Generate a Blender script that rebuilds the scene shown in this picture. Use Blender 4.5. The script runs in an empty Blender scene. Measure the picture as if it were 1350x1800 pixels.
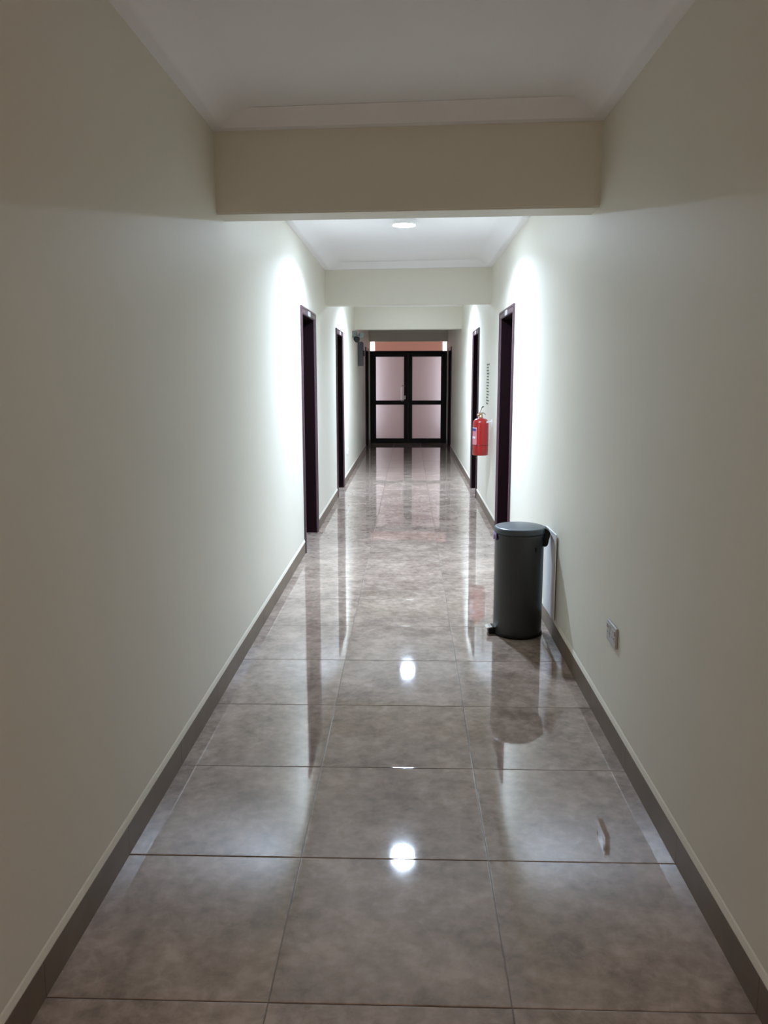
import bpy, bmesh, math, random
from mathutils import Vector, Matrix
random.seed(7)
S = bpy.context.scene
C = S.collection
PI = math.pi

# ------------------------------------------------------------------ camera (solved from the tile joints)
F_PX, PITCH, YAW, ROLL, CAM_H = 1398.7, 0.17, 0.0318, -0.0017, 1.5248
def _ray(a, b):
    c, s = math.cos(ROLL), math.sin(ROLL)
    u = c*a + s*b; w = -s*a + c*b
    x, y, z = u, F_PX, -w
    c, s = math.cos(PITCH), math.sin(PITCH)
    y, z = c*y + s*z, -s*y + c*z
    c, s = math.cos(YAW), math.sin(YAW)
    return Vector((c*x - s*y, s*x + c*y, z))
f0 = _ray(0, 0); fw = f0.normalized()
rt = (_ray(1, 0) - f0).normalized(); up = rt.cross(fw)
cam_d = bpy.data.cameras.new('camera'); cam = bpy.data.objects.new('camera', cam_d); C.objects.link(cam)
m = Matrix((( rt.x, up.x, -fw.x, 0), (rt.y, up.y, -fw.y, 0), (rt.z, up.z, -fw.z, CAM_H), (0, 0, 0, 1)))
cam.matrix_world = m
cam_d.sensor_fit = 'HORIZONTAL'; cam_d.sensor_width = 36.0; cam_d.lens = 36.0*F_PX/1350.0
cam_d.clip_start = 0.05; cam_d.clip_end = 200
S.camera = cam

# ------------------------------------------------------------------ light and exposure
LAMP_COL = (0.76, 0.93, 1.17)
LAMP_1, LAMP_2, LAMP_FILL = 91.0, 112.0, 52.0      # watts of the ceiling lights (third: added fill behind the camera, unseen)
DIFF_SHARE, SPREAD = .24, 150            # share given off by the diffuser itself, beam spread of the rest
LAMP_FILL_COL = (1.0, 0.74, 0.68)
WINDOW_E = 3.6
WINDOW_COL = (1.0, 0.84, 0.86)
S.view_settings.view_transform = 'Standard'
S.view_settings.look = 'None'
S.view_settings.exposure = 0.08
S.view_settings.gamma = 1.0
S.view_settings.use_curve_mapping = False
wd = bpy.data.worlds.new('world'); S.world = wd; wd.use_nodes = True
wd.node_tree.nodes['Background'].inputs[0].default_value = (0.6, 0.7, 0.85, 1)
wd.node_tree.nodes['Background'].inputs[1].default_value = 0.3
S.cycles.use_denoising = True
S.cycles.max_bounces = 14
S.cycles.diffuse_bounces = 8
S.cycles.glossy_bounces = 6
S.cycles.sample_clamp_indirect = 6.0

# ------------------------------------------------------------------ dimensions
WL, WR = -0.906, 0.854          # wall planes
ZC, ZL = 2.70, 2.634            # ceiling, lower edge of the cornice
ZB = 2.2695                     # underside of the beams
YB0 = -0.90                     # the beam behind the camera
# beams: (left y, right y) of the near face, thickness
BEAMS = [(-0.90, -0.95, .185), (3.885, 3.79, .185), (8.79, 8.62, .185), (13.41, 13.35, .185), (18.146, 18.146, .16)]
YEND = 18.306
YBACK = -5.2

# ------------------------------------------------------------------ materials
def new_mat(name):
    mt = bpy.data.materials.new(name); mt.use_nodes = True
    nt = mt.node_tree
    return mt, nt, nt.nodes['Principled BSDF']
def simple(name, col, rough=.5, metal=0., spec=.5, coat=0., coat_rough=.1, emis=None, estr=0., noise=0., nscale=20., bump=0., bscale=200.):
    mt, nt, b = new_mat(name)
    b.inputs['Base Color'].default_value = (*col, 1)
    b.inputs['Roughness'].default_value = rough
    b.inputs['Metallic'].default_value = metal
    b.inputs['Specular IOR Level'].default_value = spec
    b.inputs['Coat Weight'].default_value = coat
    b.inputs['Coat Roughness'].default_value = coat_rough
    tc = nt.nodes.new('ShaderNodeTexCoord')
    if noise:
        n = nt.nodes.new('ShaderNodeTexNoise'); n.inputs['Scale'].default_value = nscale; n.inputs['Detail'].default_value = 4
        nt.links.new(tc.outputs['Object'], n.inputs['Vector'])
        r = nt.nodes.new('ShaderNodeMapRange')
        r.inputs['To Min'].default_value = 1-noise; r.inputs['To Max'].default_value = 1+noise
        nt.links.new(n.outputs['Fac'], r.inputs['Value'])
        mx = nt.nodes.new('ShaderNodeVectorMath'); mx.operation = 'SCALE'
        mx.inputs[0].default_value = col
        nt.links.new(r.outputs['Result'], mx.inputs['Scale'])
        nt.links.new(mx.outputs['Vector'], b.inputs['Base Color'])
    if bump:
        n2 = nt.nodes.new('ShaderNodeTexNoise'); n2.inputs['Scale'].default_value = bscale; n2.inputs['Detail'].default_value = 3
        nt.links.new(tc.outputs['Object'], n2.inputs['Vector'])
        bp = nt.nodes.new('ShaderNodeBump'); bp.inputs['Strength'].default_value = bump; bp.inputs['Distance'].default_value = .002
        nt.links.new(n2.outputs['Fac'], bp.inputs['Height']); nt.links.new(bp.outputs['Normal'], b.inputs['Normal'])
    if emis:
        b.inputs['Emission Color'].default_value = (*emis, 1); b.inputs['Emission Strength'].default_value = estr
    return mt

M = {}
M['wall'] = simple('cream_wall_paint', (.745, .722, .63), rough=.5, spec=.35, noise=.02, nscale=3, bump=.12, bscale=120)
M['ceil'] = simple('white_ceiling_paint', (.86, .855, .87), rough=.8, spec=.2, noise=.02, nscale=4, bump=.35, bscale=260)
M['pink'] = simple('pink_lobby_paint', (.74, .60, .54), rough=.7, spec=.3)
M['skirt'] = None
M['lip'] = simple('cream_fillet', (.74, .71, .61), rough=.5)
M['grout'] = simple('brown_grout', (.13, .10, .08), rough=.35, noise=.25, nscale=60)
M['wood'] = simple('dark_wine_varnished_wood_lit', (.075, .040, .050), rough=.34, spec=.45, noise=.3, nscale=30)  # frame colour lightened to carry the gloss of the lamps
M['wood_shaded'] = simple('dark_wine_wood_shaded', (.007, .001, .0022), rough=.6, spec=.12, noise=.3, nscale=30)  # same wood as the frame, shade of the reveal put into the colour
M['plate'] = simple('satin_silver_plate', (.62, .62, .62), rough=.35, metal=.4)
M['mark'] = simple('plate_marking', (.12, .12, .12), rough=.5)
M['alu'] = simple('black_brown_aluminium', (.004, .0025, .0025), rough=.4, spec=.2)
M['chrome'] = simple('bright_chrome', (.75, .75, .76), rough=.12, metal=1.)
M['satin'] = simple('satin_steel', (.92, .90, .90), rough=.35, metal=1.)
M['white_pl'] = simple('white_plastic', (.88, .90, .92), rough=.4)
M['cream_pl'] = simple('grey_white_plastic', (.50, .50, .50), rough=.4)
M['slot'] = simple('socket_slots', (.02, .02, .02), rough=.5)
M['bin'] = simple('dark_grey_metallic_paint', (.055, .060, .062), rough=.38, metal=.35, spec=.5, noise=.03, nscale=80)
M['binlid'] = simple('grey_metallic_lid_paint', (.085, .10, .115), rough=.34, metal=.45, spec=.5)
M['blackp'] = simple('black_plastic', (.004, .004, .005), rough=.5, spec=.25)
M['liner'] = simple('violet_bin_liner', (.30, .20, .42), rough=.5)
M['red'] = simple('red_enamel', (.34, .008, .008), rough=.3, coat=.4, coat_rough=.08)
M['darkred'] = simple('dark_seam', (.10, .005, .005), rough=.4)
M['lab_pink'] = simple('label_pink', (.62, .22, .26), rough=.5, noise=.2, nscale=90)
M['lab_blue'] = simple('label_blue', (.03, .03, .22), rough=.5)
M['lab_white'] = simple('label_white', (.75, .72, .75), rough=.5)
M['brass'] = simple('brass_valve', (.60, .42, .28), rough=.3, metal=.9)
M['paper'] = simple('notice_paper', (.72, .76, .70), rough=.6)
M['ink'] = simple('green_black_print', (.09, .12, .07), rough=.6)
M['grey_box'] = simple('grey_steel_cabinet', (.075, .075, .088), rough=.55, noise=.05)
M['head_grey'] = simple('grey_lamp_housing', (.16, .18, .175), rough=.5, spec=.3)
M['rim'] = simple('white_lamp_trim', (.8, .8, .8), rough=.4)
M['lamp1'] = simple('lit_diffuser_front', (1, 1, 1), emis=LAMP_COL, estr=LAMP_1*DIFF_SHARE/.0738)
M['lamp2'] = simple('lit_diffuser_rear', (1, 1, 1), emis=LAMP_COL, estr=LAMP_2*DIFF_SHARE/.0738)
M['lampfill'] = simple('fill_diffuser', (1, 1, 1), emis=LAMP_FILL_COL, estr=LAMP_FILL*DIFF_SHARE/.0738)
M['daylight'] = simple('bright_daylight_pane', (.8, .8, .8), emis=WINDOW_COL, estr=WINDOW_E)
M['winframe'] = simple('dark_window_frame', (.03, .02, .018), rough=.4)

# frosted glass: rough transmission plus soft translucency
mt, nt, b = new_mat('frosted_glass'); M['frost'] = mt
nt.nodes.remove(b)
out = nt.nodes['Material Output']
gl = nt.nodes.new('ShaderNodeBsdfGlass'); gl.inputs['Roughness'].default_value = .5; gl.inputs['IOR'].default_value = 1.3
gl.inputs['Color'].default_value = (.76, .80, .84, 1)
tr = nt.nodes.new('ShaderNodeBsdfTranslucent'); tr.inputs['Color'].default_value = (.60, .64, .68, 1)
mx = nt.nodes.new('ShaderNodeMixShader'); mx.inputs[0].default_value = .3
nt.links.new(gl.outputs[0], mx.inputs[1]); nt.links.new(tr.outputs[0], mx.inputs[2]); nt.links.new(mx.outputs[0], out.inputs[0])

# polished porcelain tile: cloudy taupe with pale veins, every tile its own piece of the pattern
def tile_mat(name, dark, light, rough, attr=True, spec=1.0, bump=.022):
    mt, nt, b = new_mat(name)
    N = nt.nodes.new; L = nt.links.new
    tc = N('ShaderNodeTexCoord')
    vec = tc.outputs['Object']
    if attr:
        at = N('ShaderNodeAttribute'); at.attribute_name = 'tile_seed'
        ad = N('ShaderNodeVectorMath'); ad.operation = 'ADD'
        L(tc.outputs['Object'], ad.inputs[0]); L(at.outputs['Vector'], ad.inputs[1]); vec = ad.outputs['Vector']
    n1 = N('ShaderNodeTexNoise'); n1.inputs['Scale'].default_value = 4.5; n1.inputs['Detail'].default_value = 6; n1.inputs['Roughness'].default_value = .6; n1.inputs['Distortion'].default_value = .3
    n2 = N('ShaderNodeTexNoise'); n2.inputs['Scale'].default_value = 22; n2.inputs['Detail'].default_value = 5; n2.inputs['Roughness'].default_value = .6; n2.inputs['Distortion'].default_value = .3
    L(vec, n1.inputs['Vector']); L(vec, n2.inputs['Vector'])
    mxv = N('ShaderNodeMath'); mxv.operation = 'MULTIPLY_ADD'; mxv.inputs[1].default_value = .45
    L(n2.outputs['Fac'], mxv.inputs[0])
    m2 = N('ShaderNodeMath'); m2.operation = 'MULTIPLY'; m2.inputs[1].default_value = .55
    L(n1.outputs['Fac'], m2.inputs[0]); L(m2.outputs[0], mxv.inputs[2])
    cr = N('ShaderNodeValToRGB')
    cr.color_ramp.elements[0].position = .38; cr.color_ramp.elements[0].color = (*dark, 1)
    cr.color_ramp.elements[1].position = .62; cr.color_ramp.elements[1].color = (*light, 1)
    mid = cr.color_ramp.elements.new(.5); mid.color = tuple((a*.55+c*.45) for a, c in zip(dark, light)) + (1,)
    L(mxv.outputs[0], cr.inputs['Fac'])
    # thin pale veins
    n3 = N('ShaderNodeTexNoise'); n3.inputs['Scale'].default_value = 7; n3.inputs['Detail'].default_value = 6; n3.inputs['Distortion'].default_value = 1.6
    L(vec, n3.inputs['Vector'])
    s = N('ShaderNodeMath'); s.operation = 'SUBTRACT'; s.inputs[1].default_value = .5; L(n3.outputs['Fac'], s.inputs[0])
    ab = N('ShaderNodeMath'); ab.operation = 'ABSOLUTE'; L(s.outputs[0], ab.inputs[0])
    mr = N('ShaderNodeMapRange'); mr.inputs['From Min'].default_value = 0; mr.inputs['From Max'].default_value = .03
    mr.inputs['To Min'].default_value = .10; mr.inputs['To Max'].default_value = 0; L(ab.outputs[0], mr.inputs['Value'])
    mc = N('ShaderNodeMixRGB'); L(mr.outputs['Result'], mc.inputs['Fac']); L(cr.outputs['Color'], mc.inputs['Color1'])
    mc.inputs['Color2'].default_value = (*[min(1, v*1.15) for v in light], 1)
    L(mc.outputs['Color'], b.inputs['Base Color'])
    b.inputs['Specular IOR Level'].default_value = spec
    rr = N('ShaderNodeMapRange'); rr.inputs['To Min'].default_value = rough*.8; rr.inputs['To Max'].default_value = rough*1.25
    L(n2.outputs['Fac'], rr.inputs['Value']); L(rr.outputs['Result'], b.inputs['Roughness'])
    nb = N('ShaderNodeTexNoise'); nb.inputs['Scale'].default_value = 9; nb.inputs['Detail'].default_value = 2
    L(vec, nb.inputs['Vector'])
    bp = N('ShaderNodeBump'); bp.inputs['Strength'].default_value = bump; bp.inputs['Distance'].default_value = .0012
    L(nb.outputs['Fac'], bp.inputs['Height']); L(bp.outputs['Normal'], b.inputs['Normal'])
    return mt
M['tile'] = tile_mat('polished_taupe_tile', (.215, .162, .130), (.445, .357, .298), .036)
M['skirt'] = tile_mat('taupe_skirting_tile', (.125, .090, .062), (.175, .130, .094), .38, attr=False, spec=.5)

# ------------------------------------------------------------------ mesh helpers
class MB:
    def __init__(s): s.bm = bmesh.new(); s.mi = 0
    def quad(s, pts):
        f = s.bm.faces.new([s.bm.verts.new(p) for p in pts]); f.material_index = s.mi; return f
    def box(s, x0, x1, y0, y1, z0, z1, bevel=0, seg=2, rot=None, about=None):
        r = bmesh.ops.create_cube(s.bm, size=1)
        vs = r['verts']
        for v in vs:
            v.co = Vector((x0+(v.co.x+.5)*(x1-x0), y0+(v.co.y+.5)*(y1-y0), z0+(v.co.z+.5)*(z1-z0)))
        fs = set(f for v in vs for f in v.link_faces)
        for f in fs: f.material_index = s.mi
        if bevel:
            es = list(set(e for f in fs for e in f.edges))
            r2 = bmesh.ops.bevel(s.bm, geom=es, offset=bevel, segments=seg, affect='EDGES', profile=.5)
            for f in r2['faces']: f.material_index = s.mi; f.smooth = True
            vs = list(set(v for f in r2['faces'] for v in f.verts) | set(v for v in vs if v.is_valid))
        if rot is not None:
            c = Vector(about) if about else Vector(((x0+x1)/2, (y0+y1)/2, (z0+z1)/2))
            for v in vs: v.co = rot @ (v.co - c) + c
        return vs
    def hexa(s, p):   # 8 points: bottom 4 ccw, top 4 ccw
        v = [s.bm.verts.new(q) for q in p]
        for i in ((3,2,1,0),(4,5,6,7),(0,1,5,4),(1,2,6,5),(2,3,7,6),(3,0,4,7)):
            f = s.bm.faces.new([v[k] for k in i]); f.material_index = s.mi
    def lathe(s, prof, seg=64, cx=0, cy=0, a0=0, a1=2*PI, smooth=True, mat=None):
        full = abs(a1-a0-2*PI) < 1e-6
        n = seg if full else seg+1
        rings = []
        for r, z in prof:
            if r < 1e-6: rings.append([s.bm.verts.new((cx, cy, z))]*n); continue
            rings.append([s.bm.verts.new((cx+r*math.cos(a0+(a1-a0)*k/seg), cy+r*math.sin(a0+(a1-a0)*k/seg), z)) for k in range(n)])
        for A, B in zip(rings, rings[1:]):
            for k in range(seg):
                k2 = (k+1) % n if full else k+1
                q = []
                for v in (A[k], A[k2], B[k2], B[k]):
                    if v not in q: q.append(v)
                if len(q) > 2:
                    f = s.bm.faces.new(q); f.smooth = smooth; f.material_index = s.mi
    def tube(s, pts, r, seg=12, caps=True):
        pts = [Vector(p) for p in pts]; rings = []
        up0 = None
        for i, p in enumerate(pts):
            d = (pts[min(i+1, len(pts)-1)] - pts[max(i-1, 0)]).normalized()
            ref = Vector((0, 0, 1)) if abs(d.z) < .9 else Vector((0, 1, 0))
            if up0 is None: a = d.cross(ref).normalized()
            else: a = (up0 - d*up0.dot(d)).normalized()
            up0 = a
            bb = d.cross(a)
            rr = r[i] if isinstance(r, (list, tuple)) else r
            rings.append([s.bm.verts.new(p + rr*(math.cos(2*PI*k/seg)*a + math.sin(2*PI*k/seg)*bb)) for k in range(seg)])
        for A, B in zip(rings, rings[1:]):
            for k in range(seg):
                f = s.bm.faces.new((A[k], A[(k+1) % seg], B[(k+1) % seg], B[k])); f.smooth = True; f.material_index = s.mi
        if caps:
            for R in (rings[0], rings[-1]):
                f = s.bm.faces.new(R); f.material_index = s.mi
    def build(s, name, mats, parent=None, loc=None):
        bmesh.ops.recalc_face_normals(s.bm, faces=s.bm.faces[:])
        me = bpy.data.meshes.new(name); s.bm.to_mesh(me); s.bm.free()
        for mt in (mats if isinstance(mats, (list, tuple)) else [mats]): me.materials.append(mt)
        o = bpy.data.objects.new(name, me); C.objects.link(o)
        if parent: o.parent = parent
        if loc: o.location = loc
        return o
def tag(o, label, cat, group=None, kind=None):
    o['label'] = label; o['category'] = cat
    if group: o['group'] = group
    if kind: o['kind'] = kind
    return o
def empty(name, loc=(0, 0, 0)):
    o = bpy.data.objects.new(name, None); o.empty_display_size = .1; o.location = loc; C.objects.link(o); return o
def copy_tree(o, parent=None):
    c = o.copy(); C.objects.link(c)
    if parent: c.parent = parent
    for ch in list(o.children): copy_tree(ch, c)
    return c

# ------------------------------------------------------------------ doors list: side, near y, far y
DT = 2.10
DOORS = [('L', 6.74, 7.73), ('R', 6.66, 7.68), ('L', 9.93, 10.93), ('R', 9.95, 10.90), ('L', 16.52, 17.60), ('R', 16.42, 17.58)]
AW = .065       # architrave width
REC = .115      # depth of the reveal in front of the leaf

# ------------------------------------------------------------------ floor: separate tiles in one mesh
JX = (-0.3431, 0.2569)
J0 = 1.7211
def make_floor():
    s = MB()
    s.mi = 1
    s.box(WL-.2, WR+.2, YBACK, YEND+.02, -.05, -.0022)
    lay = s.bm.verts.layers.float_vector.new('tile_seed')
    s.mi = 0
    cols = [(WL-.2, JX[0]), (JX[0], JX[1]), (JX[1], WR+.2)]
    g = .0011; bv = .0030; n = 6
    k = -12
    while True:
        y0 = J0 + .6*k; y1 = y0+.6
        if y0 > YEND: break
        y0c = max(y0, YBACK); y1c = min(y1, YEND+.02)
        if y1c - y0c > .02:
            for (x0, x1) in cols:
                seed = (random.uniform(-50, 50), random.uniform(-50, 50), random.uniform(-50, 50))
                tx, ty = random.gauss(0, .0005), random.gauss(0, .0006)
                cx, cy = (x0+x1)/2, (y0+y1)/2
                sag = .00012
                def zz(x, y):
                    return (x-cx)*tx + (y-cy)*ty - sag*(((x-cx)/.3)**2 + ((y-cy)/.3)**2)*.5
                xs = [x0+g] + [x0+g+bv + (x1-x0-2*g-2*bv)*i/n for i in range(n+1)] + [x1-g]
                ys = [y0c+g] + [y0c+g+bv + (y1c-y0c-2*g-2*bv)*i/n for i in range(n+1)] + [y1c-g]
                # smooth top, and separate narrow chamfer strips round it
                G = []
                for x in xs[1:-1]:
                    row = []
                    for y in ys[1:-1]:
                        v = s.bm.verts.new((x, y, zz(x, y))); v[lay] = seed; row.append(v)
                    G.append(row)
                for i in range(len(G)-1):
                    for j in range(len(G[0])-1):
                        f = s.bm.faces.new((G[i][j], G[i+1][j], G[i+1][j+1], G[i][j+1])); f.smooth = True; f.material_index = 0
                X0, X1, Y0, Y1 = xs[0], xs[-1], ys[0], ys[-1]
                RG = [(bv, 0), (.0016, -.00012), (.0008, -.00042), (0, -.0013)]
                for (i0, d0), (i1, d1) in zip(RG, RG[1:]):
                    R0 = [(X0+i0, Y0+i0), (X1-i0, Y0+i0), (X1-i0, Y1-i0), (X0+i0, Y1-i0)]
                    R1 = [(X0+i1, Y0+i1), (X1-i1, Y0+i1), (X1-i1, Y1-i1), (X0+i1, Y1-i1)]
                    for q in range(4):
                        vs = []
                        for (x, y), dz in ((R0[q], d0), (R0[(q+1) % 4], d0), (R1[(q+1) % 4], d1), (R1[q], d1)):
                            v = s.bm.verts.new((x, y, zz(x, y)+dz)); v[lay] = seed; vs.append(v)
                        f = s.bm.faces.new(vs); f.material_index = 0
        k += 1
    o = s.build('floor', [M['tile'], M['grout']])
    return tag(o, 'polished taupe porcelain tile floor of the long corridor', 'floor', kind='structure')
make_floor()

# ------------------------------------------------------------------ walls with real door openings
def make_wall(side):
    s = MB()
    x0, x1 = (WL-.24, WL) if side == 'L' else (WR, WR+.24)
    ds = [(a+.02, b-.02) for sd, a, b in DOORS if sd == side]
    y = YBACK
    for a, b in ds:
        s.box(x0, x1, y, a, -.02, ZC+.05)
        s.box(x0, x1, a, b, DT-.02, ZC+.05)
        y = b
    s.box(x0, x1, y, YEND, -.02, ZC+.05)
    # plaster return beside the glazed doors
    q = (WL-.02, -.8885) if side == 'L' else (.8385, WR+.02)
    s.box(q[0], q[1], 18.205, YEND, -.01, ZB+.01)
    bmesh.ops.remove_doubles(s.bm, verts=s.bm.verts[:], dist=1e-5)
    nm = 'wall_left' if side == 'L' else 'wall_right'
    return tag(s.build(nm, M['wall']), 'cream painted corridor wall on the %s with dark door openings' % ('left' if side == 'L' else 'right'), 'wall', kind='structure')
make_wall('L'); make_wall('R')
s = MB(); s.box(WL-.24, WR+.24, YBACK-.2, YBACK, -.02, ZC+.05)
tag(s.build('wall_back', M['wall']), 'cream wall closing the corridor behind the viewer', 'wall', kind='structure')

s = MB(); s.box(WL-.24, WR+.24, YBACK-.2, YEND, ZC, ZC+.12)
tag(s.build('ceiling', M['ceil']), 'white painted corridor ceiling above the beams', 'ceiling', kind='structure')

for i, (yl, yr, t) in enumerate(BEAMS):
    s = MB()
    xa, xb = WL-.01, WR+.01
    p = [(xa, yl, ZB), (xb, yr, ZB), (xb, yr+t, ZB), (xa, yl+t, ZB)]
    s.hexa(p + [(x, y, ZC+.01) for x, y, z in p])
    bmesh.ops.bevel(s.bm, geom=[e for e in s.bm.edges if all(abs(v.co.z-ZB) < 1e-4 for v in e.verts) and abs(e.verts[0].co.x-e.verts[1].co.x) > .5], offset=.008, segments=3, affect='EDGES')
    o = s.build('trim_%d' % (i+1), M['wall'])
    where = ['behind the viewer', 'nearest, crossing the ceiling in front of the lit lamp', 'second from the viewer, behind the lit lamp', 'third from the viewer, past the second doors', 'above the glazed end doors'][i]
    tag(o, 'cream ceiling beam ' + where, 'beam', kind='structure')

# cornice: flat lip, then a sloping cove, mitred round every bay
def cornice(k, ya, yb, n):
    (al, ar), (bl, br) = ya, yb
    s = MB()
    H = ZC-ZL-.001
    side = [(.0, ZL), (.048, ZL)] + [(.048+.150*t/12, ZL+H*(1-(1-t/12)**1.9)) for t in range(1, 13)]
    def run(corner_a, corner_b, cross):
        # corners: (wall x, y, sign x, sign y)
        L_ = []
        for (x, y, sx, sy) in (corner_a, corner_b):
            row = []
            for k_, (ins, z) in enumerate(side):
                f = ins if k_ < 2 else .048+.072*(z-ZL)/H    # straight slope along the beams
                zz = z
                row.append(s.bm.verts.new((x+sx*ins, y+sy*f, zz)))
            L_.append(row)
        A, B = L_
        for j in range(len(side)-1):
            f = s.bm.faces.new((A[j], A[j+1], B[j+1], B[j])); f.smooth = (not cross) and j > 0
    ca, cb, cc, cd = (WL, al, 1, 1), (WR, ar, -1, 1), (WR, br, -1, -1), (WL, bl, 1, -1)
    run(ca, cb, True); run(cb, cc, False); run(cc, cd, True); run(cd, ca, False)
    o = s.build('trim_%d' % n, M['ceil'])
    names = ['the bay over the viewer', 'the bay with the lit lamp', 'the bay with the second doors', 'the dark bay before the end doors']
    tag(o, 'white mitred ceiling cornice round ' + names[k], 'cornice', kind='structure')
for k in range(4):
    A, B = BEAMS[k], BEAMS[k+1]
    cornice(k, (A[0]+A[2], A[1]+A[2]), (B[0], B[1]), 6+k)

# baseboards: dark tile strip with a pale fillet on top, stopping at the doors
def baseboard(side):
    s = MB()
    sg = 1 if side == 'L' else -1
    w = WL if side == 'L' else WR
    y = YBACK
    segs = []
    for sd, a, b in DOORS:
        if sd == side: segs.append((y, a)); y = b
    segs.append((y, YEND-.09))
    def prism(prof, a, b, mi):
        s.mi = mi
        A = [s.bm.verts.new((w+sg*px, a, pz)) for px, pz in prof]
        B = [s.bm.verts.new((w+sg*px, b, pz)) for px, pz in prof]
        n = len(prof)
        for i in range(n):
            f = s.bm.faces.new((A[i], A[(i+1) % n], B[(i+1) % n], B[i])); f.material_index = mi
        for R in (A, B):
            f = s.bm.faces.new(R); f.material_index = mi
    for a, b in segs:
        # tile pieces 0.6 long with fine joints
        yy = a
        first = True
        k = math.ceil((a - J0)/.6 + 1e-6)
        cuts = [a]
        while J0+.6*k < b: cuts.append(J0+.6*k); k += 1
        cuts.append(b)
        for c0, c1 in zip(cuts, cuts[1:]):
            if c1-c0 > .01:
                prism([(0, 0), (.0085, 0), (.0085, .0985), (.007, .1), (0, .1)], c0+.0008, c1-.0008, 0)
        prism([(-.001, .1), (.0078, .1), (.0078, .103), (.003, .118), (-.001, .124)], a, b, 1)
    o = s.build('baseboard_left' if side == 'L' else 'baseboard_right', [M['skirt'], M['lip']])
    tag(o, 'dark taupe tile skirting with a pale top edge along the %s wall' % ('left' if side == 'L' else 'right'), 'baseboard', kind='structure')
baseboard('L'); baseboard('R')

# ------------------------------------------------------------------ room doors
def make_door(n, side, a, b, label):
    sg = -1 if side == 'L' else 1            # direction into the wall
    w = WL if side == 'L' else WR
    yc = (a+b)/2
    root = empty('door_%d' % n, (w, yc, 0))
    def X(d0, d1):                            # depth from wall face, + = into the wall, local to the root
        p, q = sg*d0, sg*d1
        return min(p, q), max(p, q)
    A, B = a-yc, b-yc
    # architrave: three mitred boards as one frame with a stepped section
    s = MB()
    out = [(A, 0), (A, DT), (B, DT), (B, 0)]
    def ins(k): return [(A+k, 0), (A+k, DT-k), (B-k, DT-k), (B-k, 0)]
    prof = [(0, .0), (0, -.014), (.006, -.018), (.018, -.018), (.022, -.013), (AW-.010, -.013), (AW-.003, -.009), (AW, -.003), (AW, .0)]
    rings = [[s.bm.verts.new((sg*d, y, z)) for y, z in ins(k)] for k, d in prof]
    for R, Q in zip(rings, rings[1:]):
        for j in range(3): s.bm.faces.new((R[j], R[j+1], Q[j+1], Q[j]))
    R = rings
    for e in (0, 3):
        s.bm.faces.new([r[e] for r in rings])
    s.build('door_frame', M['wood'], root)
    # lining of the reveal
    s = MB()
    iA, iB, iT = A+AW, B-AW, DT-AW
    x0, x1 = X(0, .22)
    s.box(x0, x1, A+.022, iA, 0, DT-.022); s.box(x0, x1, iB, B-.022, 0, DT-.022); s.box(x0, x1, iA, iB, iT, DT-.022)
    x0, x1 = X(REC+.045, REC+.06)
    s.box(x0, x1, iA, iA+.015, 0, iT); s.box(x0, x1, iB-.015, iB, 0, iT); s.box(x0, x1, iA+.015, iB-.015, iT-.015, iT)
    s.build('door_lining', M['wood_shaded'], root)
    # leaf with panels
    s = MB()
    x0, x1 = X(REC, REC+.042)
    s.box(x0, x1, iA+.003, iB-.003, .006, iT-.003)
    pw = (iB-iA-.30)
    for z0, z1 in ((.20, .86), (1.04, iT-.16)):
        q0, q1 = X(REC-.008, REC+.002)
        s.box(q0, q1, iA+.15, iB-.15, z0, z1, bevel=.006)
    leaf = s.build('door_leaf', M['wood_shaded'], root)
    s = MB()
    d = REC
    hy = iA+.075
    x0, x1 = X(d-.006, d+.001)
    s.box(x0, x1, hy-.022, hy+.022, .93, 1.13, bevel=.002)
    s.tube([(sg*(d-.005), hy, 1.05), (sg*(d-.045), hy, 1.05), (sg*(d-.052), hy+.012, 1.05), (sg*(d-.052), hy+.12, 1.05)], .009)
    s.build('door_handle', M['chrome'], leaf)
    # number plate on the head of the frame
    s = MB()
    x0, x1 = X(-.0175, -.0125)
    py = -.0 if side == 'L' else -.02
    s.box(x0, x1, py-.075, py+.075, DT-.061, DT-.006, bevel=.001, seg=1)
    pl = s.build('number_plate', M['plate'], root); pl['label'] = 'small silver number plate'
    tag(root, label, 'door', kind='structure')
    return root
LB = ['dark wine wooden door in the left wall, nearest of the left side',
      'dark wine wooden door in the right wall just past the pedal bin',
      'dark wooden door in the left wall, second from the viewer',
      'dark wooden door in the right wall past the red fire extinguisher',
      'narrow looking dark door at the far end of the left wall beside the glazed doors',
      'narrow looking dark door at the far end of the right wall beside the glazed doors']
for i, (sd, a, b) in enumerate(DOORS): make_door(i+1, sd, a, b, LB[i])

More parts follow.
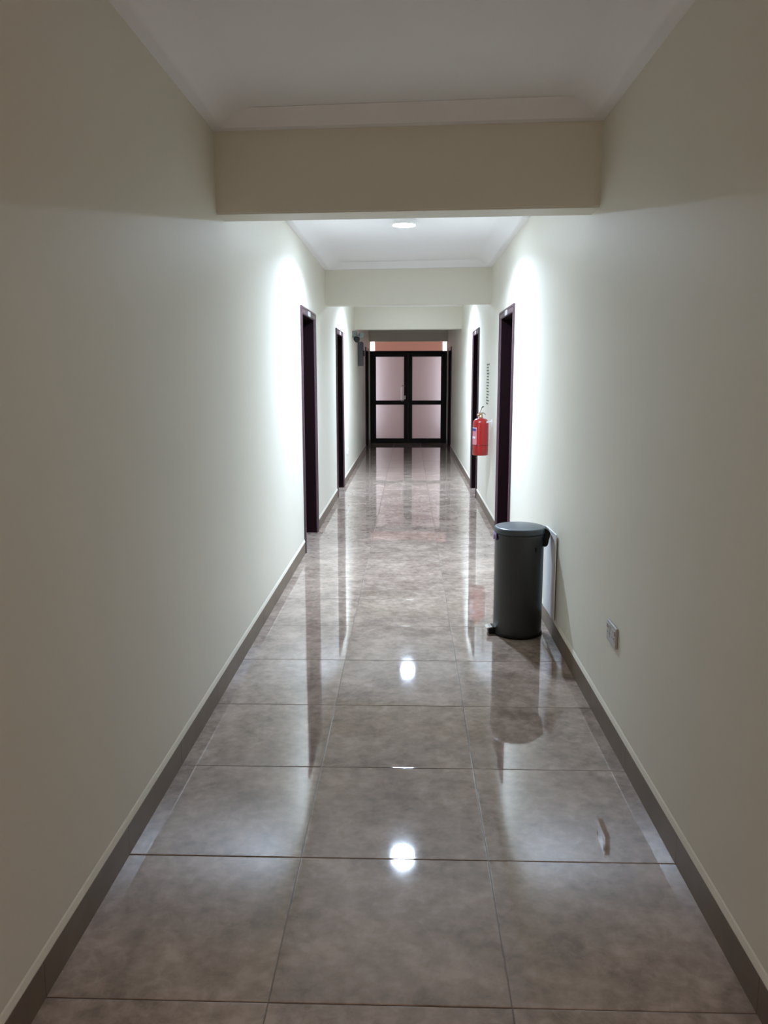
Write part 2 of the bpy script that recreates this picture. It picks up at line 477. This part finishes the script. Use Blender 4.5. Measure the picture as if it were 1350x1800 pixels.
# ------------------------------------------------------------------ glazed double doors at the end
def end_doors():
    Y = 18.21; D = .05
    root = empty('door_7', ((WL+WR)/2, Y, 0)); ox = (WL+WR)/2
    x0, x1, zt = -.884-ox, .834-ox, 2.067
    s = MB()
    s.box(x0-.006, x0+.045, -.01, D+.01, 0, zt, bevel=.003)
    s.box(x1-.045, x1+.006, -.01, D+.01, 0, zt, bevel=.003)
    s.box(x0+.045, x1-.045, -.01, D+.01, zt-.05, zt, bevel=.003)
    s.box(x0+.045, x1-.045, -.005, D+.005, 0, .012, bevel=.002)
    s.build('door_frame', M['alu'], root)
    xm = (-.123+.064)/2-ox
    leaves = []
    for k, (a, b, ia, ib) in enumerate(((x0+.044, xm-.0003, -.757-ox, -.123-ox), (xm+.0003, x1-.044, .064-ox, .712-ox))):
        s = MB()
        zb, z1, z2, z3, z4 = .014, .107, .868, .963, 1.938
        s.box(a, ia, 0, D, zb, zt-.049, bevel=.003); s.box(ib, b, 0, D, zb, zt-.049, bevel=.003)
        s.box(ia, ib, 0.002, D-.002, zb, z1, bevel=.003); s.box(ia, ib, .002, D-.002, z2, z3, bevel=.003); s.box(ia, ib, .002, D-.002, z4, zt-.049, bevel=.003)
        # glazing beads
        lf = s.build('door_leaf', M['alu'], root)
        for (za, zc) in ((z1, z2), (z3, z4)):
            s = MB(); s.box(ia-.004, ib+.004, .022, .028, za-.004, zc+.004)
            pn = s.build('glass_pane', M['frost'], lf); pn['label'] = 'frosted glass pane'
        leaves.append(lf)
    # pull handle on the left leaf: a wide flat grip on two curved arms
    hx = -.176-ox
    s = MB()
    s.box(hx-.026, hx+.018, -.072, -.052, .965, 1.272, bevel=.006)
    for z in (.955, 1.29):
        zz = 1.25 if z > 1.1 else .99
        s.tube([(hx-.005, -.061, zz), (hx+.0, -.064, z), (hx+.03, -.050, z+.008*(1 if z > 1.1 else -1)), (hx+.075, -.002, z)], .008)
    h = s.build('pull_handle', M['satin'], leaves[0]); h['label'] = 'bright chrome pull handle'
    s = MB(); s.box(hx+.058, hx+.092, -.010, .001, .99, 1.075, bevel=.004)
    s.box(hx+.070, hx+.080, -.014, -.009, 1.02, 1.05, bevel=.002)
    s.build('lock', M['plate'], leaves[0])
    tag(root, 'black framed double door with four frosted glass panes at the corridor end', 'door', kind='structure')
end_doors()

# ------------------------------------------------------------------ lobby behind the glazed doors
LX0, LX1, LY = -2.3, 2.25, 21.0
s = MB(); s.box(LX0, LX1, YEND+.02, LY, -.05, 0)
tag(s.build('floor_lobby', tile_mat('lobby_tile', (.40, .30, .28), (.50, .40, .37), .15, attr=False)), 'pale tiled floor of the lobby behind the glazed doors', 'floor', kind='structure')
s = MB(); s.box(LX0-.1, LX1+.1, YEND, LY+.15, 2.75, 2.87)
tag(s.build('ceiling_lobby', M['pink']), 'ceiling of the lobby seen above the glazed doors', 'ceiling', kind='structure')
s = MB()
px0, px1 = -.872, .828
wz0, wz1 = .12, 2.55
s.box(px0, px1, LY, LY+.15, 0, 2.75)
s.box(LX0, px0, LY, LY+.15, 0, wz0); s.box(LX0, px0, LY, LY+.15, wz1, 2.75); s.box(LX0, -1.85, LY, LY+.15, wz0, wz1)
s.box(px1, LX1, LY, LY+.15, 0, wz0); s.box(px1, LX1, LY, LY+.15, wz1, 2.75); s.box(1.8, LX1, LY, LY+.15, wz0, wz1)
tag(s.build('wall_lobby_far', M['pink']), 'salmon pink wall seen above and through the glazed doors', 'wall', kind='structure')
s = MB()
s.box(LX0-.15, LX0, YEND, LY+.15, 0, 2.75); s.box(LX0, WL-.24, YEND, YEND+.1, 0, 2.75)
tag(s.build('wall_lobby_left', M['pink']), 'salmon pink side wall of the lobby, left', 'wall', kind='structure')
s = MB()
s.box(LX1, LX1+.15, YEND, LY+.15, 0, 2.75); s.box(WR+.24, LX1, YEND, YEND+.1, 0, 2.75)
tag(s.build('wall_lobby_right', M['pink']), 'salmon pink side wall of the lobby, right', 'wall', kind='structure')
for n, (a, b) in enumerate(((-1.85, px0), (px1, 1.80))):
    r = empty('window_%d' % (n+1), ((a+b)/2, LY+.06, wz0)); h = (b-a)/2
    s = MB(); t = .035; H = wz1-wz0
    s.box(-h, -h+t, 0, .05, 0, H); s.box(h-t, h, 0, .05, 0, H); s.box(-h+t, h-t, 0, .05, 0, t); s.box(-h+t, h-t, 0, .05, H-t, H)
    s.build('window_frame', M['rim'], r)
    s = MB(); s.box(-h+t, h-t, .02, .026, t, H-t)
    s.build('window_pane', M['daylight'], r)
    tag(r, 'bright daylight window at the %s of the salmon pink lobby wall' % ('left' if n == 0 else 'right'), 'window', kind='structure')

# ------------------------------------------------------------------ ceiling lights
def ceiling_light(x, y, mat, label, watts, col):
    r = empty('ceiling_light', (x, y, ZC))
    s = MB()
    s.lathe([(.0, -.0005), (.098, -.0005), (.100, -.003), (.100, -.032), (.097, -.036), (.090, -.037), (.0865, -.034), (.0865, -.028), (0, -.028)], 64)
    s.build('housing', M['rim'], r)
    s = MB()
    prof = [(.0863, -.029), (.0863, -.034)] + [(.0863*(1-t/6), -.034-.006*(1-(1-t/6)**2)) for t in range(1, 7)]
    s.lathe(prof, 48)
    d = s.build('diffuser', mat, r); d['label'] = 'glowing white diffuser'
    ld = bpy.data.lights.new('lamp_beam', 'AREA'); ld.shape = 'DISK'; ld.size = .165
    ld.energy = watts*(1-DIFF_SHARE); ld.color = col; ld.spread = math.radians(SPREAD)
    lo = bpy.data.objects.new('lamp_beam', ld); C.objects.link(lo); lo.parent = r; lo.location = (0, 0, -.0415)
    tag(r, label, 'ceiling light')
    return r
ceiling_light(-.045, 6.42, M['lamp1'], 'round glowing ceiling lamp just beyond the nearest beam', LAMP_1, LAMP_COL)
ceiling_light(-.012, 10.95, M['lamp2'], 'round lit ceiling lamp hidden by the second beam, mirrored in the floor', LAMP_2, LAMP_COL)
ceiling_light(-.02, -3.0, M['lampfill'], 'dim round fill lamp added behind the viewer, unseen', LAMP_FILL, LAMP_FILL_COL)  # added to brighten the near bay, stands out of view

# ------------------------------------------------------------------ pedal bin
def pedal_bin():
    cx, cy, R = .652, 4.622, .1455
    r = empty('pedal_bin', (cx, cy, 0))
    s = MB()   # body shell
    s.lathe([(0, .012), (R-.012, .012), (R-.006, .014), (R-.003, .02), (R-.003, .595), (R-.0015, .600), (R-.0015, .612), (R-.004, .614), (R-.006, .600), (R-.010, .40)], 96)
    s.build('body', M['bin'], r)
    s = MB()
    s.lathe([(0, 0), (R-.004, 0), (R+.001, .003), (R+.001, .016), (R-.003, .019), (R-.02, .019)], 96)
    s.build('base_ring', M['blackp'], r)
    s = MB()   # lid: rolled side, gently domed top
    pr = [(R-.008, .616), (R+.002, .616), (R+.0035, .620), (R+.0035, .640)]
    for t in range(1, 7):
        a = t/6*PI/2
        pr.append((R-.0125+.016*math.cos(a), .640+.012*math.sin(a)))
    for t in range(1, 9):
        q = 1-t/8
        pr.append(((R-.0125)*q, .652+.016*(1-q*q)))
    s.lathe(pr, 96)
    lid = s.build('lid', M['binlid'], r)
    # hinge and carrying grip on the wall side
    ah = -.10
    ux, uy = math.cos(ah), math.sin(ah)
    s = MB()
    prof = [(R-.006, .648), (R+.010, .642), (R+.028, .624), (R+.031, .612), (R+.024, .598), (R+.020, .560), (R+.014, .543), (R-.006, .536)]
    for off in (-1,):
        w_ = .045
        A = [s.bm.verts.new((ux*a+uy*w_, uy*a-ux*w_, z)) for a, z in prof]
        B = [s.bm.verts.new((ux*a-uy*w_, uy*a+ux*w_, z)) for a, z in prof]
        n = len(prof)
        for i in range(n): s.bm.faces.new((A[i], A[(i+1) % n], B[(i+1) % n], B[i]))
        s.bm.faces.new(A); s.bm.faces.new(B)
    bmesh.ops.bevel(s.bm, geom=s.bm.edges[:], offset=.003, segments=2, affect='EDGES')
    s.build('hinge', M['blackp'], r)
    # pedal
    ap = PI+.08
    px, py = math.cos(ap), math.sin(ap); tx, ty = -py, px
    s = MB()
    def P(a, b_, z): return (px*a+tx*b_, py*a+ty*b_, z)
    rows = []
    for a, w_, z in ((R-.012, .030, .045), (R+.012, .034, .047), (R+.03, .036, .045), (R+.042, .032, .041), (R+.047, .022, .037)):
        rows.append([s.bm.verts.new(P(a, b_*w_, z + dz)) for dz in (0, -.005) for b_ in (-1, -.5, 0, .5, 1)])
    for A, B in zip(rows, rows[1:]):
        for j in range(4):
            s.bm.faces.new((A[j], A[j+1], B[j+1], B[j])); s.bm.faces.new((A[5+j], A[6+j], B[6+j], B[5+j]))
        s.bm.faces.new((A[0], A[5], B[5], B[0])); s.bm.faces.new((A[4], A[9], B[9], B[4]))
    for Rr in (rows[0], rows[-1]):
        for j in range(4): s.bm.faces.new((Rr[j], Rr[j+1], Rr[6+j], Rr[5+j]))
    pd = s.build('pedal', M['chrome'], r); pd['label'] = 'chrome foot pedal'
    s = MB()
    c = Vector((px*(R+.006), py*(R+.006), .019)); rot = Matrix.Rotation(ap, 3, 'Z')
    s.box(c.x-.024, c.x+.024, c.y-.026, c.y+.026, .001, .038, bevel=.005, rot=rot)
    s.build('pedal_block', M['blackp'], r)
    # small dark keyed slot near the rim and the edge of the liner
    s = MB()
    a = -PI/2+.58
    rot = Matrix.Rotation(a, 3, 'Z'); q = R-.002
    s.box(math.cos(a)*q-.002, math.cos(a)*q+.002, math.sin(a)*q-.004, math.sin(a)*q+.004, .520, .545, bevel=.0015, rot=rot)
    s.build('slot', M['blackp'], r)
    s = MB()
    for k in range(9):
        pass
    a0 = PI-.35
    pts = [(math.cos(a0+t*.08)*(R+.003+.004*math.sin(t*1.7)), math.sin(a0+t*.08)*(R+.003), .600-.012*abs(math.sin(t*1.1))) for t in range(10)]
    top = [s.bm.verts.new((x, y, .618)) for x, y, z in pts]; bot = [s.bm.verts.new((x*1.01, y*1.01, z-.018)) for x, y, z in pts]
    for j in range(9): s.bm.faces.new((top[j], top[j+1], bot[j+1], bot[j])).smooth = True
    ln = s.build('bin_liner', M['liner'], r); ln['label'] = 'violet edge of a bin liner'
    md = ln.modifiers.new('thick', 'SOLIDIFY'); md.thickness = .002
    tag(r, 'tall dark grey metal pedal bin with black hinge standing by right wall', 'bin')
pedal_bin()

# white panel standing behind the bin
s = MB()
s.box(-.0035, .0035, 0, .29, 0, .505, bevel=.0015)
s.box(-.0045, -.0035, .02, .27, .02, .485, bevel=.0004, seg=1)
o = s.build('white_panel', M['white_pl'], loc=(.8440, 4.49, .1195)); o.rotation_euler.z = math.radians(1.8)
tag(o, 'white flat panel standing on the skirting against the wall behind the pedal bin', 'panel')

# ------------------------------------------------------------------ sockets
def socket(w, sg, y, z, label, mat, W=.147, H=.088):
    r = empty('wall_socket', (w, y, z-H/2))
    s = MB(); t = .011
    s.box(min(0, sg*t), max(0, sg*t), -W/2, W/2, 0, H, bevel=.004)
    s.build('face_plate', mat, r)
    for dy in (-.037, .037):
        s = MB()
        q0, q1 = sorted((sg*(t-.001), sg*(t+.0012)))
        s.box(q0, q1, dy-.019, dy+.019, H/2-.022, H/2+.030, bevel=.0008, seg=1)
        s.mi = 1
        for (a, b, w_, h_) in ((0, .020, .0022, .005), (-.011, -.006, .0045, .0022), (.011, -.006, .0045, .0022)):
            q0, q1 = sorted((sg*(t+.0002), sg*(t+.0016)))
            s.box(q0, q1, dy+a-w_, dy+a+w_, H/2+b-h_, H/2+b+h_)
        s.build('socket_outlet', [mat, M['slot']], r)
        s = MB()
        q0, q1 = sorted((sg*(t-.001), sg*(t+.004)))
        s.box(q0, q1, dy+.021*(1 if dy > 0 else -1)-.006, dy+.021*(1 if dy > 0 else -1)+.006, H/2+.012, H/2+.030, bevel=.0015)
        s.build('rocker_switch', mat, r)
    tag(r, label, 'socket')
socket(WR, -1, 3.21, .462, 'off-white double wall socket low on the right wall near the bin', M['cream_pl'])
socket(WL, 1, 11.62, .43, 'white wall socket low on the left wall past the second door', M['white_pl'])

# ------------------------------------------------------------------ fire extinguisher on its wall bracket
def extinguisher():
    cx, cy, z0 = .740, 8.30, .706
    R = .082
    r = empty('fire_extinguisher', (cx, cy, z0))
    s = MB()
    pr = [(0, .006), (R-.012, .006), (R-.004, 0), (R, .004), (R, .100)]
    pr += [(R, .108), (R, .330)]
    for t in range(1, 9):
        a = t/8*PI/2
        pr.append((.028+(R-.028)*math.cos(a), .330+.050*math.sin(a)))
    pr += [(.024, .384), (.020, .392), (0, .392)]
    s.lathe(pr, 64)
    s.build('cylinder', M['red'], r)
    s = MB(); s.lathe([(R-.001, .101), (R+.0012, .102), (R+.0012, .107), (R-.001, .108)], 64)
    s.build('seam_band', M['darkred'], r)
    # wrap-round label turned to the corridor
    def patch(z0_, z1_, a0, a1, off, mat, name, parent):
        s = MB(); n = 14
        A = [s.bm.verts.new(((R+off)*math.cos(a0+(a1-a0)*k/n), (R+off)*math.sin(a0+(a1-a0)*k/n), z0_)) for k in range(n+1)]
        B = [s.bm.verts.new((v.co.x, v.co.y, z1_)) for v in A]
        for k in range(n): s.bm.faces.new((A[k], A[k+1], B[k+1], B[k])).smooth = True
        return s.build(name, mat, parent)
    a0, a1 = PI-.55, PI+.98
    lb = patch(.112, .288, a0, a1, .0010, M['lab_pink'], 'label', r); lb['label'] = 'pink and blue instruction label'
    patch(.252, .278, a0+.08, a1-.12, .0014, M['lab_blue'], 'label_band', lb)
    patch(.279, .287, a0, a1, .0015, M['lab_white'], 'label_edge', lb)
    patch(.175, .196, a0+.3, a1-.2, .0014, M['lab_white'], 'label_box', lb)
    # valve, gauge, levers
    s = MB()
    s.lathe([(.022, .388), (.022, .404), (.018, .408), (.018, .426), (.021, .428), (.021, .438), (.012, .442), (0, .442)], 24)
    s.tube([(-.012, 0, .420), (-.040, -.002, .412)], [.015, .013], 16)
    v = s.build('valve', M['brass'], r)
    s = MB()
    def bar(pts, wd, th):
        A = []
        for x, z in pts:
            A.append([s.bm.verts.new(q) for q in ((x, -wd, z), (x, wd, z), (x, wd, z+th), (x, -wd, z+th))])
        for P_, Q in zip(A, A[1:]):
            for j in range(4): s.bm.faces.new((P_[j], P_[(j+1) % 4], Q[(j+1) % 4], Q[j]))
        s.bm.faces.new(A[0]); s.bm.faces.new(A[-1])
    bar([(-.016, .436), (.018, .434), (.034, .426), (.046, .414)], .012, .007)
    s.build('carry_handle', M['blackp'], r)
    s = MB()
    bar([(-.006, .440), (.000, .462), (.010, .488), (.026, .496)], .013, .011)
    s.build('squeeze_lever', M['blackp'], r)
    # wall bracket (local x of the wall face)
    wx = WR-cx
    s = MB()
    s.box(wx-.004, wx, -.02, .02, .29, .37, bevel=.001, seg=1)
    s.box(.070, wx-.003, -.010, .010, .345, .351)
    n = 20
    for k in range(n):
        b0, b1 = -.9+1.8*k/n, -.9+1.8*(k+1)/n
        p = [((R+.0015)*math.cos(b0), (R+.0015)*math.sin(b0)), ((R+.0015)*math.cos(b1), (R+.0015)*math.sin(b1))]
        s.quad([(p[0][0], p[0][1], .335), (p[1][0], p[1][1], .335), (p[1][0], p[1][1], .355), (p[0][0], p[0][1], .355)])
    s.build('wall_bracket', M['white_pl'], r)
    tag(r, 'red fire extinguisher hung on the right wall between two dark doors', 'fire extinguisher')
extinguisher()

# notice with rows of print above the extinguisher
def notice():
    y0, y1, z0, z1 = 8.60, 8.97, 1.205, 1.655
    yb = y0
    r = empty('wall_notice', (WR, (y0+y1)/2, z0))
    s = MB(); s.box(-.003, 0, -(y1-y0)/2, (y1-y0)/2, 0, z1-z0)
    s.build('sheet', M['wall'], r)
    s = MB(); rr = random.Random(3)
    rows = 14; H = z1-z0; W = (y1-y0)
    for k in range(rows):
        z = H - H*(k+.5)/rows
        y = W/2-.03 - rr.uniform(0, .03)
        end = -W/2+.03+rr.uniform(0, .10)*(1 if k % 3 else .2)
        while y > end:
            w = rr.uniform(.010, .03)
            hh = H/rows*rr.uniform(.20, .34)
            s.box(-.0038, -.0028, y-w, y, z-hh, z+hh)
            y -= w + rr.uniform(.006, .014)
    s.build('print', M['ink'], r)
    tag(r, 'pale instruction notice with dark green rows of print above fire extinguisher', 'notice')
notice()

# ------------------------------------------------------------------ emergency light and cabinet on the far left wall
def emergency_light():
    r = empty('emergency_light', (WL, 12.98, 2.13))
    s = MB(); s.box(0, .06, -.13, .13, 0, .09, bevel=.006)
    s.build('battery_case', M['head_grey'], r)
    s = MB(); s.box(.060, .062, -.10, .10, .02, .07); s.build('case_front', M['grey_box'], r)
    for y, xx, zz, m_, k in ((-.095, .060, -.035, 'blackp', 1.0), (.075, .125, .035, 'head_grey', .85)):
        s = MB()
        c = Vector((xx, y, zz))
        d = Vector((.55, -.8, -.25)).normalized()
        s.tube([c - d*.040*k, c - d*.030*k, c, c + d*.03*k, c + d*.034*k], [.015*k, .032*k, .044*k, .050*k, .046*k], 24)
        s.tube([(.04, y, .03), c], .008, 10)
        s.build('lamp_head', M[m_], r)
    tag(r, 'twin-headed grey and black emergency light high on the left wall under third beam', 'emergency light')
emergency_light()
def cabinet():
    r = empty('electrical_cabinet', (WL, 14.30, 1.69))
    s = MB(); s.box(0, .082, -.15, .15, 0, .415, bevel=.004); s.build('case', M['grey_box'], r)
    s = MB(); s.box(.082, .090, -.14, .14, .01, .405, bevel=.003); d = s.build('cabinet_door', M['grey_box'], r)
    s = MB(); s.box(.090, .112, -.012, .012, .17, .27, bevel=.003); s.build('latch', M['blackp'], d)
    tag(r, 'grey metal electrical cabinet on the left wall beyond the third beam', 'cabinet')
cabinet()
